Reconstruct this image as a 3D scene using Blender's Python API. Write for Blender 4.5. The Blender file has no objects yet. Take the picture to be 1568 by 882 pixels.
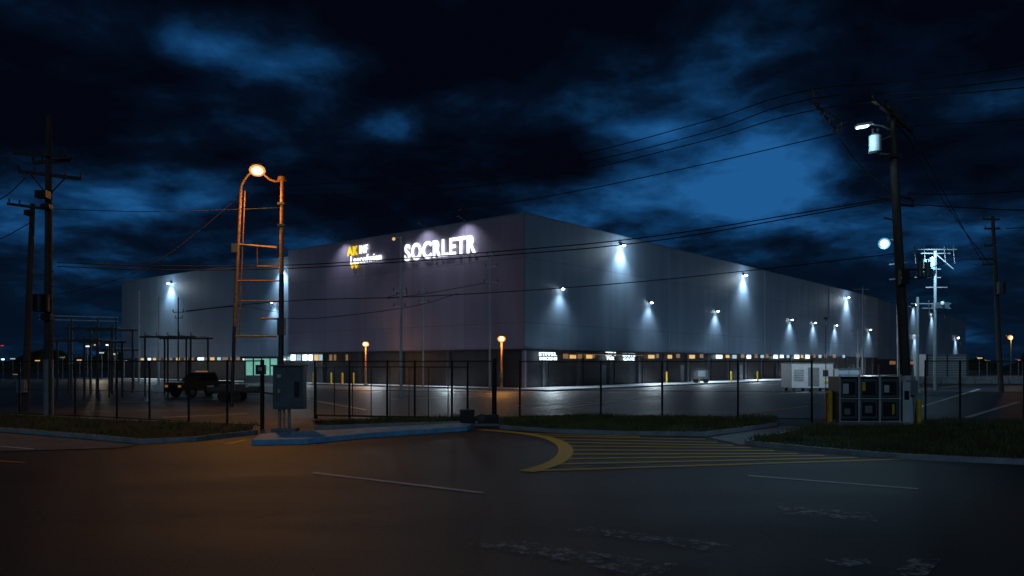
import bpy, bmesh, math, random
from mathutils import Vector, Matrix
random.seed(7)
sc = bpy.context.scene
sc.view_settings.view_transform='Standard'; sc.view_settings.look='None'
sc.view_settings.exposure=0; sc.view_settings.gamma=1

# ------------------------------------------------------------------ image pixel to scene helpers
F=1180.0; H=2.2; HZ=558.0; CX=784.0
def at(a, D, z=0.0):            # image pixel column a, distance D -> scene coordinates (metres)
    return Vector(((a-CX)/F*D, D, z))
def gp(a, e, z=0.0):            # point on the ground seen at image pixel column a / row e
    D=H*F/(e-HZ); return Vector(((a-CX)/F*D, D, z))
def dist(e): return H*F/(e-HZ)
def hz(e, D): return H+(HZ-e)/F*D
def pt(a,e,D): return Vector(((a-CX)/F*D, D, hz(e,D)))

# ------------------------------------------------------------------ materials
def nt_new(name):
    m=bpy.data.materials.new(name); m.use_nodes=True
    return m, m.node_tree.nodes, m.node_tree.links
def pbr(name,col,rough=0.7,metal=0.0,var=0.25,scale=3.0,bump=0.0,bscale=40,stretch=(1,1,1),col2=None):
    m,n,l=nt_new(name); b=n['Principled BSDF']
    b.inputs['Roughness'].default_value=rough; b.inputs['Metallic'].default_value=metal
    tc=n.new('ShaderNodeTexCoord'); mp=n.new('ShaderNodeMapping'); mp.inputs['Scale'].default_value=stretch
    l.new(tc.outputs['Object'],mp.inputs['Vector'])
    no=n.new('ShaderNodeTexNoise'); no.inputs['Scale'].default_value=scale; no.inputs['Detail'].default_value=6
    no.inputs['Roughness'].default_value=0.65
    l.new(mp.outputs['Vector'],no.inputs['Vector'])
    cr=n.new('ShaderNodeValToRGB')
    c1=[c*(1-var) for c in col]; c2=col2 if col2 else [min(1,c*(1+var)) for c in col]
    cr.color_ramp.elements[0].position=0.3; cr.color_ramp.elements[1].position=0.7
    cr.color_ramp.elements[0].color=(*c1,1); cr.color_ramp.elements[1].color=(*c2,1)
    l.new(no.outputs['Fac'],cr.inputs['Fac']); l.new(cr.outputs['Color'],b.inputs['Base Color'])
    if bump>0:
        n2=n.new('ShaderNodeTexNoise'); n2.inputs['Scale'].default_value=bscale; n2.inputs['Detail'].default_value=3
        l.new(tc.outputs['Object'],n2.inputs['Vector'])
        bp=n.new('ShaderNodeBump'); bp.inputs['Strength'].default_value=bump; bp.inputs['Distance'].default_value=0.02
        l.new(n2.outputs['Fac'],bp.inputs['Height']); l.new(bp.outputs['Normal'],b.inputs['Normal'])
    return m
def emi(name,col,s,base=(0.3,0.3,0.3),var=.4):
    m,n,l=nt_new(name); b=n['Principled BSDF']
    b.inputs['Base Color'].default_value=(*base,1)
    tc=n.new('ShaderNodeTexCoord'); no=n.new('ShaderNodeTexNoise'); no.inputs['Scale'].default_value=1.7
    l.new(tc.outputs['Object'],no.inputs['Vector'])
    mr=n.new('ShaderNodeMapRange'); mr.inputs['To Min'].default_value=s*(1-var); mr.inputs['To Max'].default_value=s*(1+var)
    l.new(no.outputs['Fac'],mr.inputs['Value'])
    b.inputs['Emission Color'].default_value=(*col,1); l.new(mr.outputs['Result'],b.inputs['Emission Strength'])
    try: m.cycles.emission_sampling='NONE'
    except Exception: pass
    return m
def asphalt(name,base,patch=0.5,rough=0.62):
    m,n,l=nt_new(name); b=n['Principled BSDF']
    tc=n.new('ShaderNodeTexCoord')
    big=n.new('ShaderNodeTexNoise'); big.inputs['Scale'].default_value=0.35; big.inputs['Detail'].default_value=8; big.inputs['Roughness'].default_value=0.6
    mp=n.new('ShaderNodeMapping'); mp.inputs['Scale'].default_value=(0.35,1.6,1); mp.inputs['Rotation'].default_value=(0,0,-0.12)
    l.new(tc.outputs['Object'],mp.inputs['Vector']); l.new(mp.outputs['Vector'],big.inputs['Vector'])
    fine=n.new('ShaderNodeTexNoise'); fine.inputs['Scale'].default_value=26; fine.inputs['Detail'].default_value=5; fine.inputs['Roughness'].default_value=0.85
    l.new(tc.outputs['Object'],fine.inputs['Vector'])
    vo=n.new('ShaderNodeTexVoronoi'); vo.feature='DISTANCE_TO_EDGE'; vo.inputs['Scale'].default_value=0.22
    wn=n.new('ShaderNodeTexNoise'); wn.inputs['Scale'].default_value=1.2; wn.inputs['Detail'].default_value=5
    l.new(tc.outputs['Object'],wn.inputs['Vector'])
    mixv=n.new('ShaderNodeMixRGB'); mixv.blend_type='ADD'; mixv.inputs['Fac'].default_value=1.0
    l.new(tc.outputs['Object'],mixv.inputs['Color1']); l.new(wn.outputs['Color'],mixv.inputs['Color2'])
    l.new(mixv.outputs['Color'],vo.inputs['Vector'])
    ck=n.new('ShaderNodeMapRange'); ck.inputs['From Min'].default_value=0.0; ck.inputs['From Max'].default_value=0.008
    ck.inputs['To Min'].default_value=0.45; ck.inputs['To Max'].default_value=1.0
    l.new(vo.outputs['Distance'],ck.inputs['Value'])
    r1=n.new('ShaderNodeValToRGB'); r1.color_ramp.elements[0].position=0.35; r1.color_ramp.elements[1].position=0.7
    r1.color_ramp.elements[0].color=(*[c*(1-patch) for c in base],1); r1.color_ramp.elements[1].color=(*[c*(1+patch) for c in base],1)
    l.new(big.outputs['Fac'],r1.inputs['Fac'])
    r2=n.new('ShaderNodeMapRange'); r2.inputs['From Min'].default_value=0.35; r2.inputs['From Max'].default_value=0.70
    r2.inputs['To Min'].default_value=0.15; r2.inputs['To Max'].default_value=2.4
    l.new(fine.outputs['Fac'],r2.inputs['Value'])
    m1=n.new('ShaderNodeMixRGB'); m1.blend_type='MULTIPLY'; m1.inputs['Fac'].default_value=1
    l.new(r1.outputs['Color'],m1.inputs['Color1']); l.new(r2.outputs['Result'],m1.inputs['Color2'])
    m2=n.new('ShaderNodeMixRGB'); m2.blend_type='MULTIPLY'; m2.inputs['Fac'].default_value=1
    l.new(m1.outputs['Color'],m2.inputs['Color1']); l.new(ck.outputs['Result'],m2.inputs['Color2'])
    l.new(m2.outputs['Color'],b.inputs['Base Color'])
    rr=n.new('ShaderNodeMapRange'); rr.inputs['To Min'].default_value=rough-0.15; rr.inputs['To Max'].default_value=rough+0.2
    l.new(big.outputs['Fac'],rr.inputs['Value']); l.new(rr.outputs['Result'],b.inputs['Roughness'])
    bp=n.new('ShaderNodeBump'); bp.inputs['Strength'].default_value=0.7; bp.inputs['Distance'].default_value=0.015
    l.new(fine.outputs['Fac'],bp.inputs['Height']); l.new(bp.outputs['Normal'],b.inputs['Normal'])
    return m
def paint(name,col,wear=0.5,scale=9):
    m,n,l=nt_new(name); b=n['Principled BSDF']; b.inputs['Roughness'].default_value=0.6
    b.inputs['Base Color'].default_value=(*col,1)
    tc=n.new('ShaderNodeTexCoord'); no=n.new('ShaderNodeTexNoise'); no.inputs['Scale'].default_value=scale
    no.inputs['Detail'].default_value=8; no.inputs['Roughness'].default_value=0.8
    l.new(tc.outputs['Object'],no.inputs['Vector'])
    cr=n.new('ShaderNodeMapRange'); cr.inputs['From Min'].default_value=wear-.07; cr.inputs['From Max'].default_value=wear+.05
    l.new(no.outputs['Fac'],cr.inputs['Value']); l.new(cr.outputs['Result'],b.inputs['Alpha'])
    return m
def wall(name,col,axis,pitch,hpitch,rib=0.0):
    m,n,l=nt_new(name); b=n['Principled BSDF']; b.inputs['Roughness'].default_value=0.6
    tc=n.new('ShaderNodeTexCoord'); sx=n.new('ShaderNodeSeparateXYZ'); l.new(tc.outputs['Object'],sx.inputs['Vector'])
    def seam(out,p,w):
        d=n.new('ShaderNodeMath'); d.operation='DIVIDE'; d.inputs[1].default_value=p; l.new(out,d.inputs[0])
        f=n.new('ShaderNodeMath'); f.operation='FRACT'; l.new(d.outputs[0],f.inputs[0])
        g=n.new('ShaderNodeMath'); g.operation='GREATER_THAN'; g.inputs[1].default_value=w/p; l.new(f.outputs[0],g.inputs[0])
        r=n.new('ShaderNodeMapRange'); r.inputs['To Min'].default_value=0.70; l.new(g.outputs[0],r.inputs['Value'])
        fl=n.new('ShaderNodeMath'); fl.operation='FLOOR'; l.new(d.outputs[0],fl.inputs[0])
        return r.outputs['Result'], fl.outputs[0]
    s1,f1=seam(sx.outputs[axis],pitch,0.09); s2,f2=seam(sx.outputs['Z'],hpitch,0.07)
    cb=n.new('ShaderNodeCombineXYZ'); l.new(f1,cb.inputs[0]); l.new(f2,cb.inputs[1])
    wn=n.new('ShaderNodeTexWhiteNoise'); l.new(cb.outputs[0],wn.inputs['Vector'])
    pr=n.new('ShaderNodeMapRange'); pr.inputs['To Min'].default_value=0.92; pr.inputs['To Max'].default_value=1.06
    l.new(wn.outputs['Value'],pr.inputs['Value'])
    mp=n.new('ShaderNodeMapping'); mp.inputs['Scale'].default_value=(1.2,1.2,0.12); l.new(tc.outputs['Object'],mp.inputs['Vector'])
    no=n.new('ShaderNodeTexNoise'); no.inputs['Scale'].default_value=0.5; no.inputs['Detail'].default_value=6; l.new(mp.outputs['Vector'],no.inputs['Vector'])
    nr=n.new('ShaderNodeMapRange'); nr.inputs['From Min'].default_value=0.3; nr.inputs['From Max'].default_value=0.7
    nr.inputs['To Min'].default_value=0.86; nr.inputs['To Max'].default_value=1.1; l.new(no.outputs['Fac'],nr.inputs['Value'])
    cur=None
    for o in (s1,s2,pr.outputs['Result'],nr.outputs['Result']):
        if cur is None: cur=o; continue
        mu=n.new('ShaderNodeMath'); mu.operation='MULTIPLY'; l.new(cur,mu.inputs[0]); l.new(o,mu.inputs[1]); cur=mu.outputs[0]
    mx=n.new('ShaderNodeMixRGB'); mx.blend_type='MULTIPLY'; mx.inputs['Fac'].default_value=1; mx.inputs['Color1'].default_value=(*col,1)
    l.new(cur,mx.inputs['Color2']); l.new(mx.outputs['Color'],b.inputs['Base Color'])
    return m
def chainlink():
    m,n,l=nt_new('chain_link'); b=n['Principled BSDF']; b.inputs['Base Color'].default_value=(0.02,0.02,0.022,1); b.inputs['Roughness'].default_value=0.6
    tc=n.new('ShaderNodeTexCoord'); sx=n.new('ShaderNodeSeparateXYZ'); l.new(tc.outputs['Object'],sx.inputs['Vector'])
    outs=[]
    for op in ('ADD','SUBTRACT'):
        a=n.new('ShaderNodeMath'); a.operation=op; l.new(sx.outputs['X'],a.inputs[0]); l.new(sx.outputs['Z'],a.inputs[1])
        d=n.new('ShaderNodeMath'); d.operation='DIVIDE'; d.inputs[1].default_value=0.085; l.new(a.outputs[0],d.inputs[0])
        f=n.new('ShaderNodeMath'); f.operation='FRACT'; l.new(d.outputs[0],f.inputs[0])
        g=n.new('ShaderNodeMath'); g.operation='LESS_THAN'; g.inputs[1].default_value=0.04; l.new(f.outputs[0],g.inputs[0]); outs.append(g.outputs[0])
    mx=n.new('ShaderNodeMath'); mx.operation='MAXIMUM'; l.new(outs[0],mx.inputs[0]); l.new(outs[1],mx.inputs[1])
    l.new(mx.outputs[0],b.inputs['Alpha']); return m

M={}
M['asph']=asphalt('road_asphalt',(0.044,0.048,0.054),0.5,0.55)
M['lot']=asphalt('lot_asphalt',(0.060,0.072,0.090),0.45,0.46)
M['conc']=pbr('concrete',(0.22,0.24,0.26),0.8,0,0.3,1.3,0.3,30)
M['kerb']=pbr('kerb_concrete',(0.30,0.35,0.40),0.75,0,0.3,2.0,0.3,30)
M['kerbLit']=pbr('blue_lit_kerb',(0.18,0.48,0.85),0.6,0,0.3,3.0,0.3,30)  # blue of the cool lamplight on the island kerb put into its colour
M['apron']=pbr('apron_concrete',(0.40,0.43,0.47),0.55,0,0.35,0.6,0.2,20)
M['soil']=pbr('grass_soil',(0.022,0.030,0.014),0.95,0,0.5,4,0.6,25)
M['field']=pbr('dark_field',(0.03,0.032,0.025),0.95,0,0.4,0.4,0.4,8)
M['blade']=pbr('grass_blades',(0.05,0.095,0.025),0.7,0,0.5,1.6,col2=(0.15,0.18,0.05))
M['yel']=paint('yellow_paint',(0.85,0.50,0.04),0.31)
M['wht']=paint('white_paint',(0.85,0.85,0.85),0.33)
M['wworn']=paint('worn_white_paint',(0.6,0.6,0.6),0.54,5)
M['wood']=pbr('pole_wood',(0.055,0.047,0.042),0.85,0,0.4,6,0.5,30,(1,1,0.15))
M['steelL']=pbr('galvanised_steel',(0.36,0.39,0.41),0.45,0.6,0.2,5)
M['steelD']=pbr('dark_steel',(0.06,0.062,0.066),0.5,0.4,0.3,5)
M['black']=pbr('black_metal',(0.015,0.015,0.017),0.45,0.3,0.3,6)
M['rubber']=pbr('rubber',(0.02,0.02,0.02),0.8,0,0.2,6)
M['gray']=pbr('gray_paint',(0.20,0.225,0.24),0.5,0.1,0.2,3)
M['slate']=pbr('slate_enclosure',(0.085,0.12,0.14),0.45,0.1,0.25,3)
M['white']=pbr('white_enclosure',(0.55,0.60,0.64),0.5,0.0,0.15,2)
M['steelLit']=pbr('orange_lit_steel',(0.46,0.24,0.08),0.6,0.1,0.5,7,0.2,30)  # sodium lamplight on the gantry put into the steel's colour
M['ypost']=pbr('bollard_yellow',(0.70,0.46,0.03),0.5,0,0.2,5)
M['orange']=pbr('truck_orange',(0.075,0.042,0.014),0.4,0,0.15,3)
M['glassD']=pbr('dark_glass',(0.02,0.025,0.03),0.12,0,0.2,2)
M['ins']=pbr('insulator_ceramic',(0.07,0.06,0.055),0.4,0,0.2,5)
M['wire']=pbr('cable_black',(0.008,0.008,0.009),0.8,0,0.2,3)
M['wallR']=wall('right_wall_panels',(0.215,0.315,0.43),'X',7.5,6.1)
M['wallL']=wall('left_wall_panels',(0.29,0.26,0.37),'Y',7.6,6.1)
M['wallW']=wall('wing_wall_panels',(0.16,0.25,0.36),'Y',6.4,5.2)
M['pipe']=pbr('downpipe',(0.17,0.24,0.32),0.5,0,0.1,2)
M['band']=pbr('dark_base_cladding',(0.055,0.055,0.062),0.5,0,0.3,1.2)
M['band2']=pbr('pilaster_cladding',(0.09,0.09,0.10),0.5,0,0.3,1.2)
M['roof']=pbr('roof_membrane',(0.2,0.2,0.21),0.8,0,0.2,1)
M['link']=chainlink()
M['eW']=emi('lit_white',(0.72,0.90,1.0),2.0)
M['eWd']=emi('lit_white_dim',(0.50,0.82,1.0),0.6)
M['eY']=emi('lit_warm',(1.0,0.60,0.18),0.75)
M['eYd']=emi('lit_warm_dim',(1.0,0.50,0.13),0.16)
M['eYs']=emi('sign_yellow',(1.0,0.66,0.01),0.9,(0.7,0.5,0.02))
M['eG']=emi('lit_green',(0.30,0.95,0.75),0.4)
M['eR']=emi('lit_red',(1.0,0.06,0.04),0.4)
M['eLamp']=emi('lamp_cool',(0.85,0.95,1.0),30)
M['eSod']=emi('lamp_sodium',(1.0,0.60,0.22),5.0,var=.1)
M['eSodHalo']=emi('lamp_sodium_halo',(1.0,0.36,0.06),1.0,var=.15)  # glowing shell that stands for the orange halo around the bulb
M['eCy']=emi('lamp_cyan',(0.50,0.86,1.0),6)
M['eCyHalo']=emi('lamp_cyan_halo',(0.12,0.50,0.85),0.8,var=.15)  # glowing shell that stands for the blue halo around the bulb
M['eSign']=emi('sign_letters',(0.93,0.96,1.0),1.5,(0.8,0.8,0.8))
M['tree']=pbr('distant_foliage',(0.03,0.04,0.02),0.9,0,0.4,0.3)

# ------------------------------------------------------------------ mesh builder
class B:
    def __init__(s,name): s.n=name; s.v=[]; s.f=[]; s.m=[]; s.mats=[]; s.sm=[]
    def mi(s,k):
        if k not in s.mats: s.mats.append(k)
        return s.mats.index(k)
    def add(s,vs,fs,k,smooth=False):
        o=len(s.v); s.v+= [tuple(v) for v in vs]; i=s.mi(k)
        for f in fs: s.f.append([o+j for j in f]); s.m.append(i); s.sm.append(smooth)
    def box(s,c,d,k,rz=0,rot=None):
        R=rot if rot else Matrix.Rotation(rz,3,'Z')
        c=Vector(c); vs=[]
        for x in(-.5,.5):
            for y in(-.5,.5):
                for z in(-.5,.5): vs.append(c+R@Vector((x*d[0],y*d[1],z*d[2])))
        s.add(vs,[(0,1,3,2),(4,6,7,5),(0,4,5,1),(2,3,7,6),(0,2,6,4),(1,5,7,3)],k)
    def bb(s,x0,x1,y0,y1,z0,z1,k): s.box(((x0+x1)/2,(y0+y1)/2,(z0+z1)/2),(abs(x1-x0),abs(y1-y0),abs(z1-z0)),k)
    def cyl(s,p0,p1,r0,r1,k,n=10):
        p0=Vector(p0);p1=Vector(p1); ax=(p1-p0).normalized()
        up=Vector((0,0,1)) if abs(ax.z)<0.9 else Vector((1,0,0))
        a=ax.cross(up).normalized(); b=ax.cross(a)
        vs=[]
        for p,r in((p0,r0),(p1,r1)):
            for i in range(n):
                t=2*math.pi*i/n; vs.append(p+a*math.cos(t)*r+b*math.sin(t)*r)
        s.add(vs,[(i,(i+1)%n,n+(i+1)%n,n+i) for i in range(n)],k,True)
        s.add(vs[:n],[tuple(range(n))],k); s.add(vs[n:],[tuple(reversed(range(n)))],k)
    def path(s,pts,r,k,n=8):
        for a,b in zip(pts[:-1],pts[1:]): s.cyl(a,b,r,r,k,n)
    def beam(s,p0,p1,w,h,k):
        p0=Vector(p0);p1=Vector(p1); d=p1-p0; q=d.to_track_quat('X','Z').to_matrix()
        s.box((p0+p1)/2,(d.length,w,h),k,rot=q)
    def ball(s,c,r,k,n=10,sz=1.0):
        c=Vector(c); vs=[];fs=[]; m=6
        for j in range(m+1):
            ph=math.pi*j/m
            for i in range(n):
                t=2*math.pi*i/n; vs.append(c+Vector((r*math.sin(ph)*math.cos(t),r*math.sin(ph)*math.sin(t),r*sz*math.cos(ph))))
        for j in range(m):
            for i in range(n): fs.append((j*n+i,(j+1)*n+i,(j+1)*n+(i+1)%n,j*n+(i+1)%n))
        s.add(vs,fs,k,True)
    def insul(s,c,k='ins'):
        c=Vector(c); s.cyl(c,c+Vector((0,0,.2)),.025,.02,k,8)
        for q in(.04,.10,.16): s.cyl(c+Vector((0,0,q)),c+Vector((0,0,q+.02)),.06,.04,k,8)
    def done(s,parent=None,bevel=0,matrix=None):
        me=bpy.data.meshes.new(s.n); me.from_pydata(s.v,[],s.f)
        for k in s.mats: me.materials.append(M[k])
        for i,p in enumerate(me.polygons): p.material_index=s.m[i]; p.use_smooth=s.sm[i]
        bm=bmesh.new(); bm.from_mesh(me); bmesh.ops.recalc_face_normals(bm,faces=bm.faces); bm.to_mesh(me); bm.free()
        ob=bpy.data.objects.new(s.n,me); sc.collection.objects.link(ob)
        if parent: ob.parent=parent
        if matrix: ob.matrix_world=matrix
        if bevel:
            md=ob.modifiers.new('bevel','BEVEL'); md.width=bevel; md.segments=2; md.limit_method='ANGLE'
        return ob
def light(name,kind,loc,energy,col,parent=None,aim=None,size=0.15,cone=90,blend=0.8):
    L=bpy.data.lights.new(name,kind); L.energy=energy; L.color=col
    if kind in('POINT','SPOT'): L.shadow_soft_size=size
    if kind=='SPOT': L.spot_size=math.radians(cone); L.spot_blend=blend
    o=bpy.data.objects.new(name,L); sc.collection.objects.link(o); o.location=loc
    if aim is not None: o.rotation_euler=(Vector(aim)-Vector(loc)).to_track_quat('-Z','Y').to_euler()
    if parent: o.parent=parent
    return o
SOD=(1.0,0.42,0.08); COOL=(0.72,0.89,1.0); CYAN=(0.45,0.78,1.0)

# ------------------------------------------------------------------ ground
def sheet(name,pts,z,k,sub=None):
    b=B(name); b.add([(p[0],p[1],z) for p in pts],[tuple(range(len(pts)))],k); return b.done()
sheet('ground',[(-900,-60),(900,-60),(900,1500),(-900,1500)],0,'field')
sheet('road',[(-120,-30),(120,-30),(120,31.5),(-120,31.5)],0.004,'asph')
sheet('parking_lot',[(-140,31.5),(200,31.5),(260,330),(-140,330)],0.005,'lot')

def verge(name,pix,inner,h=0.13,inset=0.17,outer='kerb'):
    bm=bmesh.new(); vs=[bm.verts.new(gp(*p,0.0)) for p in pix]
    f=bm.faces.new(vs); r=bmesh.ops.extrude_face_region(bm,geom=[f])
    bmesh.ops.translate(bm,verts=[v for v in r['geom'] if isinstance(v,bmesh.types.BMVert)],vec=(0,0,h))
    bmesh.ops.recalc_face_normals(bm,faces=bm.faces)
    top=[f for f in bm.faces if f.normal.z>0.9]
    if inner: 
        bmesh.ops.inset_region(bm,faces=top,thickness=inset,depth=0.0)
        for f in top: f.material_index=1
    me=bpy.data.meshes.new(name); bm.to_mesh(me); bm.free()
    me.materials.append(M[outer]); me.materials.append(M[inner or 'kerb'])
    o=bpy.data.objects.new(name,me); sc.collection.objects.link(o); return o
VL=[(-500,647),(0,661),(120,671),(215,680),(300,676),(395,665),(395,655),(200,648),(0,638),(-500,620)]
VC1=[(480,658),(690,651),(735,651),(752,649),(745,644),(620,645),(480,650)]
VC2=[(765,657),(850,663),(960,667),(1080,668),(1135,661),(1190,652),(1190,645),(900,641),(765,645)]
VR=[(1140,682),(1190,669),(1250,657),(1300,652),(1700,648),(2000,648),(2000,745),(1568,712),(1380,704),(1250,693)]
for i,v in enumerate((VL,VC1,VC2,VR)): verge('grass_verge',v,'soil')
verge('concrete_island',[(385,682),(402,671),(560,662),(705,654),(725,656),(715,660),(560,671),(470,680)],None,0.15,outer='kerbLit')
b=B('sidewalk')
b.add([gp(*p,0.02) for p in [(-600,655),(0,663.5),(120,673.5),(212,682),(180,687),(0,692),(-600,700)]],[tuple(range(7))],'conc')
b.add([gp(*p,0.02) for p in [(1086,671),(1140,662.5),(1198,653),(1248,655.5),(1190,667.5),(1136,682.5)]],[tuple(range(6))],'conc')
b.add([gp(*p,0.02) for p in [(400,669),(560,660.5),(478,659),(478,648),(400,653)]],[tuple(range(5))],'conc')
b.done()

def inpoly(x,y,P):
    c=False;n=len(P)
    for i in range(n):
        x1,y1=P[i];x2,y2=P[(i+1)%n]
        if (y1>y)!=(y2>y) and x<(x2-x1)*(y-y1)/(y2-y1)+x1: c=not c
    return c
gv=[];gf=[]
for V,dens in((VL,70),(VC1,260),(VC2,460),(VR,330)):
    P=[tuple(gp(*p)[:2]) for p in V]
    xs=[max(-28,min(24,p[0])) for p in P]; ys=[p[1] for p in P]
    x0,x1,y0,y1=min(xs),max(xs),min(ys),max(ys); cnt=int((x1-x0)*(y1-y0)*dens); cnt=min(cnt,90000)
    for _ in range(cnt):
        x=random.uniform(x0,x1); y=random.uniform(y0,y1)
        if not inpoly(x,y,P): continue
        cl=math.sin(x*2.1+1.3*math.sin(y*1.7))+math.sin(y*3.3+x)
        if random.random()<0.35-0.2*cl: continue
        h=random.uniform(.04,.13)*(1+0.5*max(0,cl)); a=random.uniform(0,6.28); w=random.uniform(.007,.016)
        lx=random.gauss(0,.045); ly=random.gauss(0,.045); o=len(gv)
        gv+=[(x-w*math.cos(a),y-w*math.sin(a),.128),(x+w*math.cos(a),y+w*math.sin(a),.128),(x+lx,y+ly,.13+h)]
        gf.append((o,o+1,o+2))
me=bpy.data.meshes.new('grass'); me.from_pydata(gv,[],gf); me.materials.append(M['blade'])
sc.collection.objects.link(bpy.data.objects.new('grass',me))

# ------------------------------------------------------------------ painted markings
b=B('road_markings')
def strip(p0,p1,w,k,z=0.012):
    p0=Vector((p0.x,p0.y)); p1=Vector((p1.x,p1.y))
    d=(p1-p0).normalized(); q=Vector((-d.y,d.x))*w/2
    b.add([(*(p0-q),z),(*(p1-q),z),(*(p1+q),z),(*(p0+q),z)],[(0,1,2,3)],k)
arc=[(736,658.5),(790,663),(835,670),(858,679),(866,688),(864,698),(852,708),(832,716),(806,723)]
A=[gp(*p) for p in arc]
pts=[]
for i in range(len(A)-1):
    p0=A[max(i-1,0)];p1=A[i];p2=A[i+1];p3=A[min(i+2,len(A)-1)]
    for j in range(5):
        t=j/5; pts.append(0.5*((2*p1)+(p2-p0)*t+(2*p0-5*p1+4*p2-p3)*t*t+(-p0+3*p1-3*p2+p3)*t**3))
pts.append(A[-1])
L=[];R=[]
for i,p in enumerate(pts):
    d=(pts[min(i+1,len(pts)-1)]-pts[max(i-1,0)]).normalized(); q=Vector((-d.y,d.x,0))*0.19
    L.append((p.x+q.x,p.y+q.y,.016)); R.append((p.x-q.x,p.y-q.y,.016))
n=len(pts); b.add(L+R,[(i,i+1,n+i+1,n+i) for i in range(n-1)],'yel')
for a,c in (((815,721.5),(1385,703.5)),((845,711.5),(1312,701.2)),((866,703),(1262,698)),((872,696),(1222,695)),
            ((872,689.5),(1185,690.5)),((866,683.5),(1150,686)),((852,677.5),(1122,682.5)),((838,672.5),(1098,678)),((815,667.5),(1080,673)),((790,663.8),(980,669))):
    strip(gp(*a),gp(*c),0.19,'yel')
strip(gp(480,724.5),gp(740,755.5),.14,'wht'); strip(gp(1145,729),gp(1407,749.5),.13,'wht')
strip(gp(0,684.5),gp(50,689),.14,'wht',.026); strip(gp(-150,697),gp(38,709),.12,'yel'); strip(gp(347,681),gp(378,674),.25,'yel')
strip(gp(-420,730),gp(-140,705),.10,'wht')
for p in ([(715,834),(800,830),(1040,866),(1000,886)],[(840,808),(900,808),(1130,836),(1080,844)],[(1262,856),(1325,856),(1338,866),(1280,870)],[(1340,900),(1395,855),(1440,858),(1405,900)],
          [(1190,774),(1330,786),(1345,800),(1200,788)]):
    b.add([gp(*q,.012) for q in p],[(0,1,2,3)],'wworn')
b.done()

th=math.atan2(.7688,.6395)
C=Vector((1.16,72.1,0))
BM=Matrix.Translation(C)@Matrix.Rotation(th,4,'Z')
u=Vector((.6395,.7688,0)); v=Vector((-.7688,.6395,0))
def tR(a): r=(a-CX)/F; return (r*72.1-1.16)/(.6395-.7688*r)
def tL(a): r=(a-CX)/F; return (1.16-72.1*r)/(.7688+.6395*r)
def zR(a,e): t=tR(a); return hz(e,72.1+.7688*t)
def zL(a,e): t=tL(a); return hz(e,72.1+.6395*t)

b=B('parking_lot_markings')
def sl(p0,p1,w,k,z=.014):
    d=(p1-p0).normalized(); q=Vector((-d.y,d.x,0))*w/2
    b.add([p+Vector((0,0,z)) for p in (p0-q,p1-q,p1+q,p0+q)],[(0,1,2,3)],k)
for o in (13,24): sl(C-v*o+u*(-6),C-v*o+u*110,.22,'wht')
sl(C-v*30+u*(-12),C-v*30+u*90,.18,'yel',.018)
for o in (10,): sl(C-u*o+v*(-8),C-u*o+v*80,.3,'wht')
sl(C-u*17+v*(-10),C-u*17+v*60,.2,'yel',.018)
for i in range(16): sl(C-v*13+u*(4+i*5.5),C-v*18+u*(4+i*5.5),.16,'wht',.018)
for i in range(12): sl(C-u*10+v*(2+i*5),C-u*15+v*(2+i*5),.16,'wht',.018)
for a,c,w,k in (((790,622),(905,617),.35,'wht'),((1040,630),(1125,633),.2,'yel'),((1130,636),(1240,622),.2,'yel'),((120,618),(330,612),.25,'wht'),
              ((60,632),(330,628),.16,'yel'),((600,612),(790,605),.2,'wht'),((840,628),(1010,606),.3,'wht'),
              ((470,612),(560,628),.16,'wht'),((1405,625),(1500,596),.25,'wht'),((250,640),(380,634),.2,'wht'),((1480,640),(1560,616),.25,'wht')):
    sl(gp(*a),gp(*c),w,k,.022)
b.done()
bb=B('concrete_apron')
for (x0,x1,y0,y1) in ((-6,122,-7.5,0),(-6,0,0.001,88)):
    bb.add([(x0,y0,.012),(x1,y0,.012),(x1,y1,.012),(x0,y1,.012)],[(0,1,2,3)],'apron')
bb.bb(-6.2,122,-7.7,-7.5,0,.14,'kerb'); bb.bb(-6.2,-6.0,-7.5,88,0,.14,'kerb')
bb.done(matrix=BM)

# ------------------------------------------------------------------ warehouse
b=B('warehouse_building')
HT=16.3; LR=120.7; LL=37.9
b.bb(0,LR,0,LL,3.6,HT,'wallR')
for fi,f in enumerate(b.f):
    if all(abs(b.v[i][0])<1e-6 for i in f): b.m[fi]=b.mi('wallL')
b.bb(0.25,LR-.25,.25,LL-.25,0,3.6,'band')
b.bb(.15,LR-.2,.15,LL-.2,HT,HT+.01,'roof')
b.bb(-.06,LR+.06,-.06,.12,HT,HT+.14,'pipe'); b.bb(-.06,.12,.12,LL,HT,HT+.14,'pipe')
b.bb(-.05,.25,-.05,.25,0,3.6,'wallL')
b.bb(.7,60,LL,86.2,3.2,15.7,'wallW'); b.bb(.9,59,LL,86,0,3.2,'band'); b.bb(.64,.8,LL+.01,86.2,15.7,15.85,'pipe')
b.bb(.7,.76,LL+.02,LL+.5,0,15.6,'steelD')
b.bb(-.08,LR,-.08,0,3.52,3.66,'steelD'); b.bb(-.08,0,.0,LL,3.52,3.66,'steelD')
x=3.0; i=0
while x<LR-3:
    b.bb(x-.2,x+.2,-.02,.249,0,3.52,'band2')
    b.bb(x+1.0,x+3.9,.16,.249,0,2.9,'steelD')
    for q in range(4): b.bb(x+1.0,x+3.9,.13,.159,.6+q*.6,.63+q*.6,'black')
    if i%3==1: b.bb(x+4.3,x+5.3,.18,.248,0,2.15,'gray')
    x+=6; i+=1
y=3
while y<LL-2:
    b.bb(-.02,.249,y-.2,y+.2,0,3.52,'band2'); y+=7
for t in (28,58,88): b.bb(t,t+.12,-.10,-.01,3.7,HT-.2,'pipe')
b.bb(8,20,-1.2,-.02,3.25,3.4,'steelD')
WB=b.done(matrix=BM)

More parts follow.
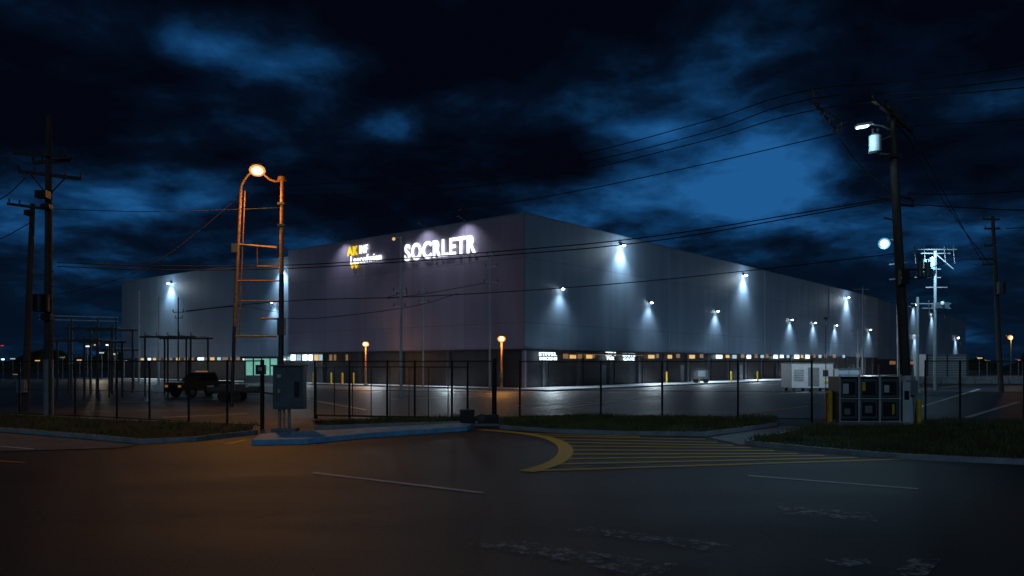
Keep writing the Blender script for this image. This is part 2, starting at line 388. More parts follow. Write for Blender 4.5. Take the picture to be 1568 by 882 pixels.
def text(s,name,x,y,z,rz,width,height,k,ext=.12,off=0.012,sp=1.0):
    cu=bpy.data.curves.new(name,'FONT'); cu.body=s; cu.extrude=ext; cu.offset=off; cu.space_character=sp
    o=bpy.data.objects.new(name,cu); sc.collection.objects.link(o); bpy.context.view_layer.update()
    dg=bpy.context.evaluated_depsgraph_get(); me=bpy.data.meshes.new_from_object(o.evaluated_get(dg)); bpy.data.objects.remove(o)
    xs=[q.co.x for q in me.vertices]; ys=[q.co.y for q in me.vertices]
    sx=width/(max(xs)-min(xs)); sy=height/(max(ys)-min(ys)); mx=min(xs); my=min(ys)
    for q in me.vertices: q.co.x=(q.co.x-mx)*sx; q.co.y=(q.co.y-my)*sy
    me.materials.clear(); me.materials.append(M[k])
    ob=bpy.data.objects.new(name,me); sc.collection.objects.link(ob); ob.parent=WB
    ob.location=(x,y,z); ob.rotation_euler=(math.pi/2,0,rz); return ob
def textL(s,name,a0,a1,e0,e1,k,off=.012,sp=1.0):
    t0=tL(a0);t1=tL(a1); am=(a0+a1)/2
    text(s,name,-.2,t0,zL(am,e1),-math.pi/2,t0-t1,zL(am,e0)-zL(am,e1),k,ext=.06,off=off,sp=sp)
textL('SOCRLETR','main_sign_letters',622,730,367,394,'eSign',.026,1.18)
textL('AK','logo_letters',534,550,377.5,391.5,'eYs',.025,1.1)
textL('INF','logo_letters_b',552.5,565,375.5,388,'eSign',.015,1.25)
textL('Lescofwien','logo_name_letters',539,586,389.5,402,'eSign',.004,1.14)
textL('VV','logo_mark',538.5,550.5,403.5,411,'eYs',.02,1.1)
def textR(s,a0,a1,e0,e1,k):
    t0=tR(a0);t1=tR(a1); am=(a0+a1)/2
    text(s,'entrance_sign',t0,-.12,zR(am,e1),0,t1-t0,zR(am,e0)-zR(am,e1),k,.04,.02,1.1)
textR('STFFEL',824,851,539.5,545,'eW'); textR('DOCKS 01',825,851,546.5,551.5,'eW')
textR('ZP1',926,941,539,544.5,'eW'); textR('TUR',927,939,546,551,'eW')
textR('UNITS',952,971,541,546,'eW'); textR('GATE',953,970,547.5,552,'eW')

b=B('lit_windows')
def winR(a0,a1,e0,e1,k):
    b.bb(tR(a0),tR(a1),-.10,-.03,zR((a0+a1)/2,e1),zR((a0+a1)/2,e0),k)
for a,w,k in ((862,7,'eYd'),(872,9,'eY'),(884,6,'eYd'),(897,9,'eY'),(905,5,'eYd'),(992,9,'eY'),(1004,4,'eYd'),(1022,6,'eY'),(1035,5,'eYd'),(1055,8,'eY'),(1071,5,'eYd'),
               (1096,9,'eW'),(1111,5,'eY'),(1121,6,'eWd'),(1134,5,'eYd'),(1143,6,'eW'),(1155,4,'eYd'),(1164,5,'eWd'),(1172,4,'eYd'),(1184,6,'eW'),(1194,5,'eW'),(1204,4,'eWd'),(1216,7,'eW'),(1226,3,'eY'),(1233,6,'eW'),(1245,3,'eYd'),(1253,4,'eWd'),(1262,3,'eYd'),(1275,4,'eYd'),(1290,3,'eWd'),(1312,3,'eYd')):
    winR(a,a+w,543.5 if k!='eYd' else 542,549 if w>5 else 548,k)
b.bb(8.2,19.8,-1.16,-1.1,3.18,3.24,'eYd')
def winL(a0,a1,e0,e1,k,x=-.08):
    b.bb(x,x+.06,tL(a1),tL(a0),zL((a0+a1)/2,e1),zL((a0+a1)/2,e0),k)
for a,w,k in ((446,7,'eW'),(455,6,'eWd'),(464,7,'eW'),(473,6,'eW'),(482,6,'eY'),(489,5,'eWd'),(505,4,'eYd'),(512,3,'eYd'),(530,3,'eYd')):
    winL(a,a+w,543,552,k)
for a,w,k in ((208,5,'eY'),(219,4,'eW'),(227,4,'eY'),(234,4,'eYd'),(243,6,'eYd'),(252,4,'eYd'),(262,5,'eY'),(274,6,'eYd'),(284,5,'eYd'),(295,9,'eW'),(307,4,'eYd'),(314,6,'eY'),(325,5,'eWd'),(333,8,'eYd'),(345,5,'eYd'),(354,5,'eYd'),(364,8,'eW'),(376,5,'eYd'),(386,6,'eWd'),(397,9,'eWd'),(410,5,'eY'),(420,9,'eW'),(431,6,'eWd')):
    winL(a,a+w,546 if k!='eW' else 544.5,551.5,k,.75)
b.done(parent=WB)

def wl(side,a,e,P,k='eLamp',col=COOL,cone=95,down=4.5,ns=1.0,halo=0.0):
    bx=B('wall_light')
    if side=='R': p=Vector((tR(a),0,zR(a,e))); o=Vector((0,-1,0))
    else: p=Vector((0 if a>440 else .7,tL(a),zL(a,e))); o=Vector((-1,0,0))
    bx.box(p+o*.05+Vector((0,0,.12)),(.12,.12,.2) ,'black')
    bx.cyl(p+o*.08+Vector((0,0,.16)),p+o*.4+Vector((0,0,.2)),.03,.03,'black',8)
    bx.cyl(p+o*.42+Vector((0,0,.06)),p+o*.42+Vector((0,0,.2)),.26*ns,.15*ns,'black',12)
    bx.ball(p+o*.42,.17*ns,k,12,.55)
    ob=bx.done(parent=WB)
    light('wall_light_lamp','SPOT',p+o*.75+Vector((0,0,-.18)),P,col,WB,p+o*.15+Vector((0,0,-down)),.25,cone,1.0)
    if halo: light('wall_light_glow','POINT',p+o*1.6+Vector((0,0,-.5)),halo,col,WB,size=.4)
for a,e,P in ((950,376,1700),(1138,422,2000),(1296,456,2200)): wl('R',a,e,P,cone=112,ns=1.3,halo=260)
for a,e,P in ((857,443,420),(993,464,480),(1095,477,600),(1209,490,680),(1245,494.5,680),(1278,498.5,680),(1330,505,680)): wl('R',a,e,P,cone=115,ns=.9)
wl('L',255,434,2200,cone=112,ns=1.3,halo=260); wl('L',425,408,2600,cone=115,ns=.9,halo=90); wl('L',413,463,800,cone=100,ns=.8)
for t,zt,P in ((7.3,HT+.5,350),(13,HT+.5,350),(26.5,HT+.4,330)):
    bx=B('sign_flood_light'); bx.beam((0,t,HT+.1),(-1.3,t,zt),.04,.04,'steelD'); bx.box((-1.4,t,zt),(.2,.35,.12),'steelD'); bx.done(parent=WB)
    light('sign_flood_lamp','SPOT',(-1.4,t,zt-.15),P,(.85,.88,1),WB,(-.1,t,zt-4.5),.15,120,1.0)
for t,P in ((3,900),(22.5,1300),(36,1600),(52,1900),(70,2200),(88,2400),(108,2400)):
    light('dock_lamp','SPOT',(t,-1.0,3.4),P*1.1,COOL,WB,(t,-4.6,0),.5,155,.6)
for t,P in ((9,650),(20,650),(34,750),(52,900),(72,900)):
    light('dock_lamp_b','SPOT',(-1.0,t,3.4),P,COOL,WB,(-4.6,t,0),.5,155,.6)

b=B('warehouse_annex')
b.bb(128,236,2.5,40,0,16.9,'wallR'); b.bb(127.9,236,2.4,2.6,16.9,17.05,'pipe')
b.bb(128,236,2.42,2.499,0,3.4,'band')
for t in (140,160,185,210,228): b.bb(t,t+5,2.3,2.41,2.2,3.0,'eYd')
AN=b.done(matrix=BM)
for a,e in ((1415,466),(1442,480),(1477,517),(1417,513)):
    t=tR(a)+0.0; z=hz(e,72.1+.7688*t)
    light('annex_wall_lamp','SPOT',(t,1.4,z),3200,COOL,AN,(t,2.2,z-5),.2,100,1)
    bx=B('annex_wall_light'); bx.box((t,2.0,z+.2),(.5,1.0,.2),'steelD'); bx.ball((t,1.7,z),.25,'eLamp'); bx.done(parent=AN)

for a,e in ((880,588),(933,587),(1021,586),(1071,585),(541,589),(524,589),(480,587),(507,588),(830,590),(1120,584),(1160,583)):
    p=gp(a,e+.5); b=B('bollard'); b.cyl(p,p+Vector((0,0,1.25)),.11,.11,'ypost',10); b.ball(p+Vector((0,0,1.25)),.11,'ypost',10,.6); b.done()

# ------------------------------------------------------------------ fence
def fence(posts,h=2.32,thick=()):
    b=B('chain_link_fence'); P=[gp(*q) for q in posts]
    for i,p in enumerate(P):
        r=.09 if i in thick else .04
        b.cyl(p,p+Vector((0,0,h+(.1 if i in thick else .04))),r,r,'black',8)
    up=Vector((0,0,1))
    for p,q in zip(P[:-1],P[1:]):
        b.cyl(p+up*h,q+up*h,.024,.024,'black',6)
        b.cyl(p+up*.12,q+up*.12,.02,.02,'black',6)
        b.cyl(p+up*(h*.5),q+up*(h*.5),.009,.009,'black',5)
        b.add([p+up*.1,q+up*.1,q+up*h,p+up*h],[(0,1,2,3)],'link')
    b.done()
fence([(-420,626),(-250,630),(-100,634),(30,638),(115,641),(179,644),(229,647),(289,651),(348,654),(403,657)])
fence([(482,641),(535,642),(593,643),(635,644),(692,645),(716,646),(757,648)],thick=(6,))
fence([(796,642),(920,643),(1014,644),(1130,645),(1243,646)])
fence([(1417,648),(1470,649),(1568,650),(1700,651),(1850,652)])
b=B('rolling_gate')
P0=gp(482,641.5)+Vector((0,.25,0)); P1=gp(716,646.5)+Vector((0,.25,0))
for i in range(9):
    p=P0.lerp(P1,i/8); b.cyl(p+Vector((0,0,.15)),p+Vector((0,0,2.1)),.018,.018,'black',6)
for z in(.15,2.1): b.cyl(P0+Vector((0,0,z)),P1+Vector((0,0,z)),.024,.024,'black',6)
for i in (0,4,8):
    p=P0.lerp(P1,i/8); b.cyl(p+Vector((-.04,0,.075)),p+Vector((.04,0,.075)),.075,.075,'rubber',10)
b.done()
b=B('gate_operator'); p=gp(735,652); b.box(p+Vector((0,0,.05)),(1.5,.6,.1),'conc'); b.box(p+Vector((-.45,0,.32)),(.5,.4,.46),'black'); b.box(p+Vector((.3,0,.25)),(.75,.35,.3),'black')
b.box(p+Vector((-.45,0,.57)),(.56,.46,.05),'steelD'); b.cyl(p+Vector((.05,-.2,.3)),p+Vector((.05,.2,.3)),.14,.14,'steelD',12); b.done(bevel=.02)

# ------------------------------------------------------------------ left electrical cabinet
b=B('electrical_cabinet'); D=25.0; p=at(444,D)
w=46/F*D; z0=hz(626,D); z1=hz(561,D)
b.box(p+Vector((0,0,(z0+z1)/2)),(w,.45,z1-z0),'slate'); b.box(p+Vector((0,-.02,z1+.025)),(w+.08,.56,.05),'slate')
b.box(p+Vector((-.0,-.24,(z0+z1)/2)),(w-.12,.03,z1-z0-.12),'slate'); b.box(p+Vector((.3,-.275,(z0+z1)/2-.05)),(.16,.04,.5),'black')
b.box(p+Vector((-.28,-.262,(z0+z1)/2+.38)),(.12,.012,.1),'white'); b.box(p+Vector((-.28,-.262,(z0+z1)/2-.1)),(.08,.012,.12),'ypost')
for dx in (-.33,-.02): b.cyl(p+Vector((dx,0,0)),p+Vector((dx,0,z0)),.05,.05,'steelL',8)
b.cyl(p+Vector((-.2,.05,0)),p+Vector((-.2,.05,z0)),.03,.03,'steelL',8); b.box(p+Vector((-.15,0,.09)),(.8,.5,.1),'conc'); b.done(bevel=.012)
b=B('gate_control_post'); D=26; p=at(401,D)
b.cyl(p,p+Vector((0,0,2.35)),.06,.06,'black',8); b.box(p+Vector((0,-.1,hz(566,D))),(.3,.2,.32),'black'); b.box(p+Vector((0,-.205,hz(565,D))),(.14,.012,.12),'steelL'); b.done(bevel=.01)

# ------------------------------------------------------------------ lamp gantry
b=B('street_lamp_gantry'); D=40
def q(a,e,dD=0): return pt(a,e,D+dD)
base=at(430,D)
b.cyl(base,q(431,420),.15,.13,'steelD',12); b.cyl(q(431,420),q(432,276),.12,.09,'steelLit',12); b.cyl(q(432,277),q(432,271),.24,.2,'steelLit',14)  # upper half switches to orange steel to show lamplight on it
b.cyl(base,base+Vector((0,0,.12)),.35,.35,'conc',12)
L0=at(355,D); b.cyl(L0,q(359,500),.10,.09,'steelD',10); b.cyl(q(359,500),q(369,290),.09,.075,'steelLit',10)
b.cyl(q(366,515),q(375,292),.035,.035,'steelLit',8)
arcp=[q(369,292),q(370,284),q(374,276),q(380,268),q(388,262)]; b.path(arcp,.06,'steelLit')
b.path([q(431,276),q(422,278),q(413,275),q(405,268),q(398,262)],.055,'steelLit')
for e,l,r,k in ((374,362,424,.05),(408,394,431,.04),(430,363,431,.04),(461,360,428,.03),(488,400,431,.05),(515,360,424,.05)):
    b.cyl(q(l,e),q(r,e+ (6 if e==374 else 0)),k,k,'steelLit',8)
b.cyl(q(366,374),q(424,378),.03,.03,'steelLit',6)
b.path([q(394,408),q(394,374)],.03,'steelLit'); b.box(q(360,380),(.32,.2,.45),'gray')
b.box(q(394,253),(.5,.4,.08),'steelD')
b.ball(q(394,261),.42,'eSodHalo',16,.72)  # outer ball added as the lamp's halo
b.ball(q(394,261.5,-.28),.29,'eSod',14,.7)
for e in (312,345): b.box(q(431,e),(.34,.3,.12),'steelD')
b.box(q(431,500),(.36,.34,.9),'steelD')
G=b.done()
light('gantry_lamp','SPOT',q(394,274,-.4),1300,SOD,G,aim=at(385,D-7),size=.4,cone=150,blend=1)
light('gantry_lamp_halo','POINT',q(394,279,-1.5),130,SOD,G,size=.3)

for a,e,he in ((560,590,527),(768,597,519)):
    b=B('street_lamp'); D=dist(e); p=at(a,D); zt=hz(he,D)
    b.cyl(p,p+Vector((0,0,zt-.1)),.11,.07,'steelLit',10); b.cyl(p,p+Vector((0,0,.25)),.24,.2,'conc',10)
    b.cyl(p+Vector((0,0,zt+.24)),p+Vector((0,0,zt+.34)),.3,.1,'steelD',12); b.ball(p+Vector((0,0,zt)),.36,'eSodHalo',14,.8); b.ball(p+Vector((0,-.2,zt)),.24,'eSod',12,.8)
    b.box(p+Vector((0,-.12,1.3)),(.22,.12,.4),'gray')
    o=b.done(); light('street_lamp_bulb','SPOT',p+Vector((0,-.5,zt-.1)),420,SOD,o,aim=p+Vector((0,-.8,0)),size=.2,cone=165,blend=.6); light('street_lamp_halo','POINT',p+Vector((0,-.7,zt)),80,SOD,o,size=.2)
b=B('street_lamp'); D=150; p=at(1548,D); zt=hz(516,D); b.cyl(p,p+Vector((0,0,zt)),.14,.09,'steelD',8); b.path([p+Vector((0,0,zt)),p+Vector((-1,0,zt+.3))],.06,'steelD'); b.ball(p+Vector((-.2,-.1,zt-.1)),.45,'eSodHalo'); b.ball(p+Vector((-.2,-.4,zt-.1)),.25,'eSod'); o=b.done(); light('street_lamp_bulb','POINT',p+Vector((-.2,-.9,zt-.6)),600,SOD,o)

def thin(name,a,eb,et,arms,r=.06,k='steelL',lamp=None):
    b=B(name); D=dist(eb); p=at(a,D); zt=hz(et,D); b.cyl(p,p+Vector((0,0,zt)),r,r*.7,k,8)
    for e,dl,dr in arms:
        z=hz(e,D); b.beam(p+Vector((dl/F*D,0,z)),p+Vector((dr/F*D,0,z)),.07,.07,k)
        for x in(dl,dr): b.cyl(p+Vector((x/F*D,0,z)),p+Vector((x/F*D,0,z+.25)),.04,.03,'ins',6)
    if lamp:
        z=hz(lamp,D); b.path([p+Vector((0,0,z)),p+Vector((-.25,0,z+.12)),p+Vector((-.45,0,z+.06))],.035,k); b.ball(p+Vector((-.48,0,z)),.11,'eY')
    return b.done()
thin('steel_pole',614,609,362,((446,-11,8),(452,-6,9),(470,-11,6)),.10,'white',lamp=366)
thin('steel_pole',648,595,437,((450,-6,6),(463,-7,8)),.08,'white')
thin('antenna_mast',750,599,374,((408,-6,11),(432,-8,12),(390,-4,6)),.09,'white')
thin('steel_pole',213,588,446,(),.12,'white'); thin('steel_pole',243,588,455,(),.12,'white')
thin('steel_pole',273,597,455,((478,-8,8),(487,-5,6)),.08,'steelD')

# ------------------------------------------------------------------ utility poles
b=B('utility_pole'); D=31.5; p=at(74,D); zt=hz(176,D)
b.cyl(p,p+Vector((0,0,2.4)),.19,.185,'gray',12); b.cyl(p+Vector((0,0,2.4)),p+Vector((.02,0,zt)),.17,.11,'wood',12)  # light on the pole base given as a gray lower section
for e,l,r,tz,iy in ((236,68,38,-.42,.6),(268,36,42,-.12,-.4),(247,28,40,0,.2)):
    b.beam(p+Vector((-l/F*D,iy,hz(e,D)-tz*.5)),p+Vector((r/F*D,-iy,hz(e,D)+tz*.5)),.11,.13,'wood')
    for i in range(5):
        t=i/4; x=-l/F*D*(1-t)+r/F*D*t
        if abs(x)>.2: b.insul(p+Vector((x,iy*(1-2*t),hz(e,D)-tz*.5*(1-2*t)+.05)))
b.beam(p+Vector((-.7,0,hz(268,D))),p+Vector((0,0,hz(300,D))),.05,.05,'steelD'); b.beam(p+Vector((.8,0,hz(268,D))),p+Vector((0,0,hz(300,D))),.05,.05,'steelD')
b.box(p+Vector((-.08,-.25,hz(300,D))),(.45,.35,.3),'black'); b.box(p+Vector((.05,-.2,hz(318,D))),(.35,.3,.16),'black')
b.cyl(p+Vector((-.1,-.32,hz(478,D))),p+Vector((-.1,-.32,hz(452,D))),.3,.3,'black',14); b.box(p+Vector((.12,-.25,hz(486,D))),(.4,.3,.25),'black')
b.cyl(p+Vector((.13,-.14,0)),p+Vector((.13,-.14,hz(486,D))),.035,.035,'steelD',8)
for i in range(6): b.cyl(p+Vector((-.25,0,3+i*.6)),p+Vector((.25,0,3+i*.6)),.012,.012,'steelD',5)
b.done()
b=B('utility_pole'); D=36; p=at(38,D); tp=pt(50,312,D)
b.cyl(p,tp,.16,.11,'wood',12); b.beam(pt(12,312,D+.5),pt(72,320,D-.5),.11,.13,'wood')
for a,e in((14,312),(30,314),(66,319)): b.insul(pt(a,e,D)+Vector((0,0,.05)))
b.box(pt(45,326,D),(.35,.3,.25),'black'); b.box(p+Vector((.02,-.25,1.2)),(.35,.25,.6),'gray'); b.done()

b=B('utility_pole'); D=26.8; p=at(1391,D); tp=pt(1364,162,D); ax=(tp-p)
def onp(e): z=hz(e,D); return p+ax*(z/tp.z)
b.cyl(p,onp(575),.19,.18,'white',14); b.cyl(onp(575),tp,.175,.125,'wood',14)
b.beam(pt(1337,152,25.8),pt(1396,200,28),.12,.14,'wood')
for t in(.0,.3,.72,1): 
    c=pt(1337,152,25.8).lerp(pt(1396,200,28),t); b.insul(c+Vector((0,0,.05)))
b.beam(pt(1358,175,26.5),pt(1392,212,27.3),.05,.05,'steelD')
b.box(onp(175)+Vector((.08,-.1,0)),(.32,.3,.2),'black'); b.box(onp(240),(.42,.4,.12),'black')
b.beam(pt(1330,234,D-.2),onp(237),.05,.06,'steelL'); b.beam(pt(1345,216,D-.2),onp(207),.04,.04,'steelL')
c=pt(1340,220,D-.3); b.cyl(c-Vector((0,0,.28)),c+Vector((0,0,.26)),.2,.2,'white',16); b.cyl(c+Vector((0,0,.26)),c+Vector((0,0,.34)),.22,.12,'steelL',16); b.cyl(c-Vector((0,0,.34)),c-Vector((0,0,.28)),.14,.2,'steelL',16)
b.insul(c+Vector((-.08,0,.33))); b.insul(c+Vector((.09,0,.33)))
b.path([onp(200),pt(1350,192,D-.3),pt(1336,190,D-.6)],.035,'steelL'); hd=pt(1322,192,D-.7)
b.beam(hd-Vector((.26,0,.02)),hd+Vector((.26,0,.06)),.20,.08,'steelL'); b.beam(hd+Vector((-.22,-.02,-.09)),hd+Vector((.14,-.02,-.03)),.17,.05,'eCy')
for e,l,r in((300,-8,30),(312,-6,34)): b.beam(onp(e)+Vector((l/F*D,0,0)),onp(e)+Vector((r/F*D,.3,-.02)),.06,.08,'steelD'); b.insul(onp(e)+Vector((r/F*D-.05,.3,.03)))
for e,l in((305,-22),(338,-20)): b.beam(onp(e)+Vector((l/F*D,0,.1)),onp(e),.05,.05,'steelD')
b.box(onp(425)+Vector((.0,-.25,0)),(.28,.25,.5),'black')
b.beam(onp(413)+Vector((0,0,0)),pt(1428,413,D+.5),.06,.08,'steelD'); b.beam(onp(428),pt(1424,424,D+.5),.05,.05,'steelD')
for a in (1408,1420): b.cyl(pt(a,424,D+.3),pt(a,401,D+.3),.10,.10,'slate',12); b.insul(pt(a,401,D+.3))
b.cyl(p+Vector((.17,-.16,0)),onp(560)+Vector((.17,-.16,0)),.04,.04,'steelL',8)
b.box(p+Vector((.0,-.25,1.4)),(.3,.2,.5),'gray')
UP=b.done()
light('street_light_lamp','SPOT',hd+Vector((-.05,-.05,-.2)),700,CYAN,UP,(4.5,20.5,0),.15,66,1.0)
light('street_light_spill','POINT',hd+Vector((-.1,-.1,-.5)),40,CYAN,UP,size=.15)

b=B('flood_light_pole'); D=62; p=at(1377,D)
b.cyl(p,pt(1374,366,D),.14,.1,'steelL',10); b.path([pt(1374,368,D),pt(1362,366,D)],.06,'steelL'); b.box(pt(1360,369,D+.3),(.6,.4,.2),'steelD'); b.ball(pt(1354,373,D-.2),.46,'eCyHalo',14); b.ball(pt(1354,373,D-.5),.30,'eCy',14)  # larger ball added as halo around the lamp
for e in(405,428): b.beam(pt(1362,e,D),pt(1390,e-3,D),.1,.1,'steelD')
o=b.done(); light('flood_lamp','SPOT',pt(1352,379,D-.8),2200,CYAN,o,at(1330,D+8),.3,120,1)
light('flood_lamp_spill','POINT',pt(1362,379,D-1.5),120,CYAN,o,size=.3)
b=B('substation_structure'); D=66
for a in(1432,1405): b.cyl(at(a,D),pt(a,384 if a==1432 else 455,D),.14,.11,'gray',10)
for a0_,a1_,e in ((1395,1465,382),(1410,1455,388),(1400,1440,412),(1400,1440,425),(1395,1456,465),(1412,1456,472),(1418,1450,440)):
    b.beam(pt(a0_,e,D),pt(a1_,e,D+.6),.08,.08,'gray')
for a,e in((1400,382),(1415,382),(1446,382),(1460,382),(1422,465),(1445,465)): b.insul(pt(a,e,D)+Vector((0,0,.1))); b.cyl(pt(a,e,D),pt(a+2,e+22,D),.04,.04,'steelD',6)
for a,e in((1418,405),(1428,402)): b.cyl(pt(a,e+12,D-.3),pt(a,e-8,D-.3),.25,.25,'slate',12)
b.ball(pt(1443,464,D-.5),.15,'eWd'); b.box(pt(1440,468,D),(1.0,1,.5),'slate')
b.beam(pt(1432,388,D),pt(1460,412,D),.06,.06,'gray')
SS=b.done(); light('substation_lamp','POINT',pt(1424,445,D-3.5),40,CYAN,SS,size=.2)
thin('antenna_mast',1321,578,440,((443,-14,10),(456,-3,6)),.12,'steelL')
thin('antenna_mast',1314,585,505,((508,-9,10),(515,-6,6)),.07,'steelL')
b=B('utility_pole'); D=62; p=at(1533,D); tp=pt(1520,331,D); b.cyl(p,tp,.2,.13,'wood',12)
for e,l,r in((336,-16,14),(350,-14,14),(376,-16,4),(397,-24,4),(405,-20,4)):
    c=pt(1520+(e-331)*.05,e,D); b.beam(c+Vector((l/F*D,0,0)),c+Vector((r/F*D,.3,.05)),.12,.14,'wood')
    b.insul(c+Vector((l/F*D+.1,0,.05)),'ins'); b.insul(c+Vector((r/F*D-.1,.3,.05)),'ins')
b.cyl(pt(1533,450,D-.4),pt(1533,432,D-.4),.3,.3,'steelD',12); b.done()

# ------------------------------------------------------------------ wires
cu=bpy.data.curves.new('power_line','CURVE'); cu.dimensions='3D'; cu.bevel_depth=.019; cu.bevel_resolution=1; cu.resolution_u=10; cu.materials.append(M['wire'])
def wire(ps,r=1.0):
    sp=cu.splines.new('BEZIER'); sp.bezier_points.add(len(ps)-1)
    for i,(a,e,D) in enumerate(ps):
        bp_=sp.bezier_points[i]; bp_.co=pt(a,e,D); bp_.handle_left_type='AUTO'; bp_.handle_right_type='AUTO'; bp_.radius=r*max(1,D/32)
wire([(1700,82,20),(1568,100,22),(1400,124,25),(1245,137,29),(1080,186,37),(870,240,50),(650,272,70),(440,284,95)])
wire([(1700,103,20),(1568,120,22),(1400,140,25),(1246,151,29),(1080,203,37),(870,253,50),(650,284,70),(440,292,95)])
wire([(1700,120,20),(1568,134,22),(1397,150,25.5),(1250,168,29),(1080,215,37),(870,264,50),(650,292,70),(400,300,95)])
wire([(1700,172,22),(1568,183,24),(1400,193,27.5)])
wire([(1278,205,29.5),(1080,251,38),(870,295,50),(700,322,70)])
wire([(1290,190,29),(1397,196,27.8)])
wire([(1362,303,26.8),(1215,328,30),(1000,362,35),(750,386,42),(600,397,44),(440,406,42),(250,407,37),(88,402,32)],1.2)
wire([(1362,306,26.8),(1215,333,30),(1000,369,35),(750,392,42),(600,402,44),(440,411,42),(250,413,37),(88,408,32)],1.2)
wire([(1374,388,27),(1150,414,32),(900,438,40),(640,454,50),(440,461,60),(285,476,70)])
wire([(700,450,46),(614,472,51.9),(500,486,50),(440,488,45)],.7)
wire([(84,452,31.5),(160,434,33),(230,405,35),(300,357,38),(364,303,40)],.7)
wire([(85,320,31.5),(220,324,34),(330,322,38),(430,318,40)],.7)
wire([(1393,297,26.8),(1480,297,26),(1568,292,25),(1700,280,24)]); wire([(1396,313,26.8),(1480,318,26),(1568,322,25),(1700,322,24)])
wire([(1396,202,28),(1440,285,36),(1500,395,55)],.9); wire([(1388,208,28),(1430,285,36),(1515,405,58)],.9)
wire([(1285,212,29.5),(1320,256,28),(1364,293,26.8)]); 
wire([(-80,330,28),(0,305,30),(40,272,31.5)]); wire([(-80,385,28),(0,366,33),(48,340,36)]); wire([(-60,255,27),(10,232,31)],.8)
wire([(1393,420,27),(1460,400,40),(1500,397,62)],.7)
wire([(1540,350,62),(1620,345,60),(1700,330,55)]); wire([(614,446,52),(648,450,70),(750,432,66)],.6); wire([(280,478,70),(350,470,60),(425,478,40)],.6)
wo=bpy.data.objects.new('power_line',cu); sc.collection.objects.link(wo)
b=B('insulator_assembly')
pp=[pt(1243,137,29),pt(1250,158,29),pt(1262,176,29.2),pt(1282,200,29.4)]
for a_,b_ in zip(pp[:-1],pp[1:]): b.beam(a_,b_,.045,.06,'steelD')
for a_,e_ in((1245,140),(1250,160),(1262,173),(1270,184),(1281,200),(1288,190)): b.ball(pt(a_,e_,29.1),.08,'ins',8,1.4); b.cyl(pt(a_-6,e_+2,29.1),pt(a_+7,e_-2,29.1),.045,.045,'ins',8)
b.beam(pt(1250,163,29.1),pt(1286,182,29.3),.05,.07,'steelD'); b.done()

# ------------------------------------------------------------------ left substation racks
def rack(a0,a1,e,eb,nn=3,depth=3.0,k='steelD'):
    b=B('steel_rack'); D=dist(eb); z=hz(e,D)
    for d in(0,depth):
        for i in range(nn):
            a=a0+(a1-a0)*i/(nn-1); p=at(a,D); p.y+=d; b.cyl(p,p+Vector((0,0,z)),.07,.07,k,8)
        p0=at(a0-8,D,z);p1=at(a1+8,D,z); p0.y+=d;p1.y+=d; b.beam(p0,p1,.10,.13,k)
    for i in range(nn*2-1):
        a=a0+(a1-a0)*i/(nn*2-2); p=at(a,D,z+.09); b.beam(p,p+Vector((0,depth,0)),.06,.06,k); b.insul(p+Vector((0,0,.04)))
    p0=at(a0,D,z*.6);p1=at(a1,D,z*.6); b.beam(p0,p1,.05,.05,k)
    return b.done()
rack(222,292,516,607,3); rack(105,172,503,604,3); rack(88,150,522,612,4); rack(150,178,535,598,2)
b=B('steel_rack'); D=70
for e in(486,492): b.beam(pt(60,e-3,D),pt(180,e,D),.08,.08,'white')
for a in(70,110,150,178): b.cyl(at(a,D),pt(a,486,D),.08,.08,'steelD',8)
for a in(98,135,150,170): b.insul(pt(a,486,D))
b.done()
for a,e,k in ((134,530,'eW'),(148,528,'eY'),(166,528,'eW'),(5,550,'eCy'),(20,549,'eWd'),(96,547,'eYd'),(24,573,'eYd'),(176,542,'eWd'),(4,529,'eR'),(58,552,'eY'),(108,556,'eYd'),(122,551,'eY'),(156,540,'eWd'),(190,553,'eY'),(1500,548,'eY'),(1512,552,'eYd'),(1560,551,'eR')):
    D=115; b=B('yard_lamp'); p=at(a,D); b.cyl(p,pt(a,e,D),.07,.06,'steelD',6); b.box(pt(a,e,D)+Vector((0,0,.1)),(.7,.4,.12),'steelD'); b.box(pt(a,e,D)+Vector((0,-.1,-.03)),(.55 if k not in('eCy','eR') else .25,.3,.14),k); yl=b.done()
    if a==148: light('yard_lamp_bulb','POINT',pt(150,530,111),500,(1,.8,.55),yl,size=.2)

b=B('guard_booth'); D=92; p=at(400,D)
def bx(x0,x1,y0,y1,z0,z1,k): b.bb(p.x+x0,p.x+x1,p.y+y0,p.y+y1,z0,z1,k)
bx(-2.1,2.1,0,2.4,0,.25,'conc'); bx(-2.0,2.0,.1,2.3,.25,.9,'gray'); bx(-2.4,2.4,-.4,2.7,2.9,3.15,'steelD')
for x in(-2,-1,0,1,1.92): bx(x-.05,x+.08,.08,.2,.9,2.9,'steelD')
bx(-1.9,1.9,.24,.3,.9,2.9,'eG'); bx(-1.95,1.95,.4,2.25,.9,2.9,'gray'); bx(.15,.9,.14,.18,.3,2.7,'eG')
b.done()

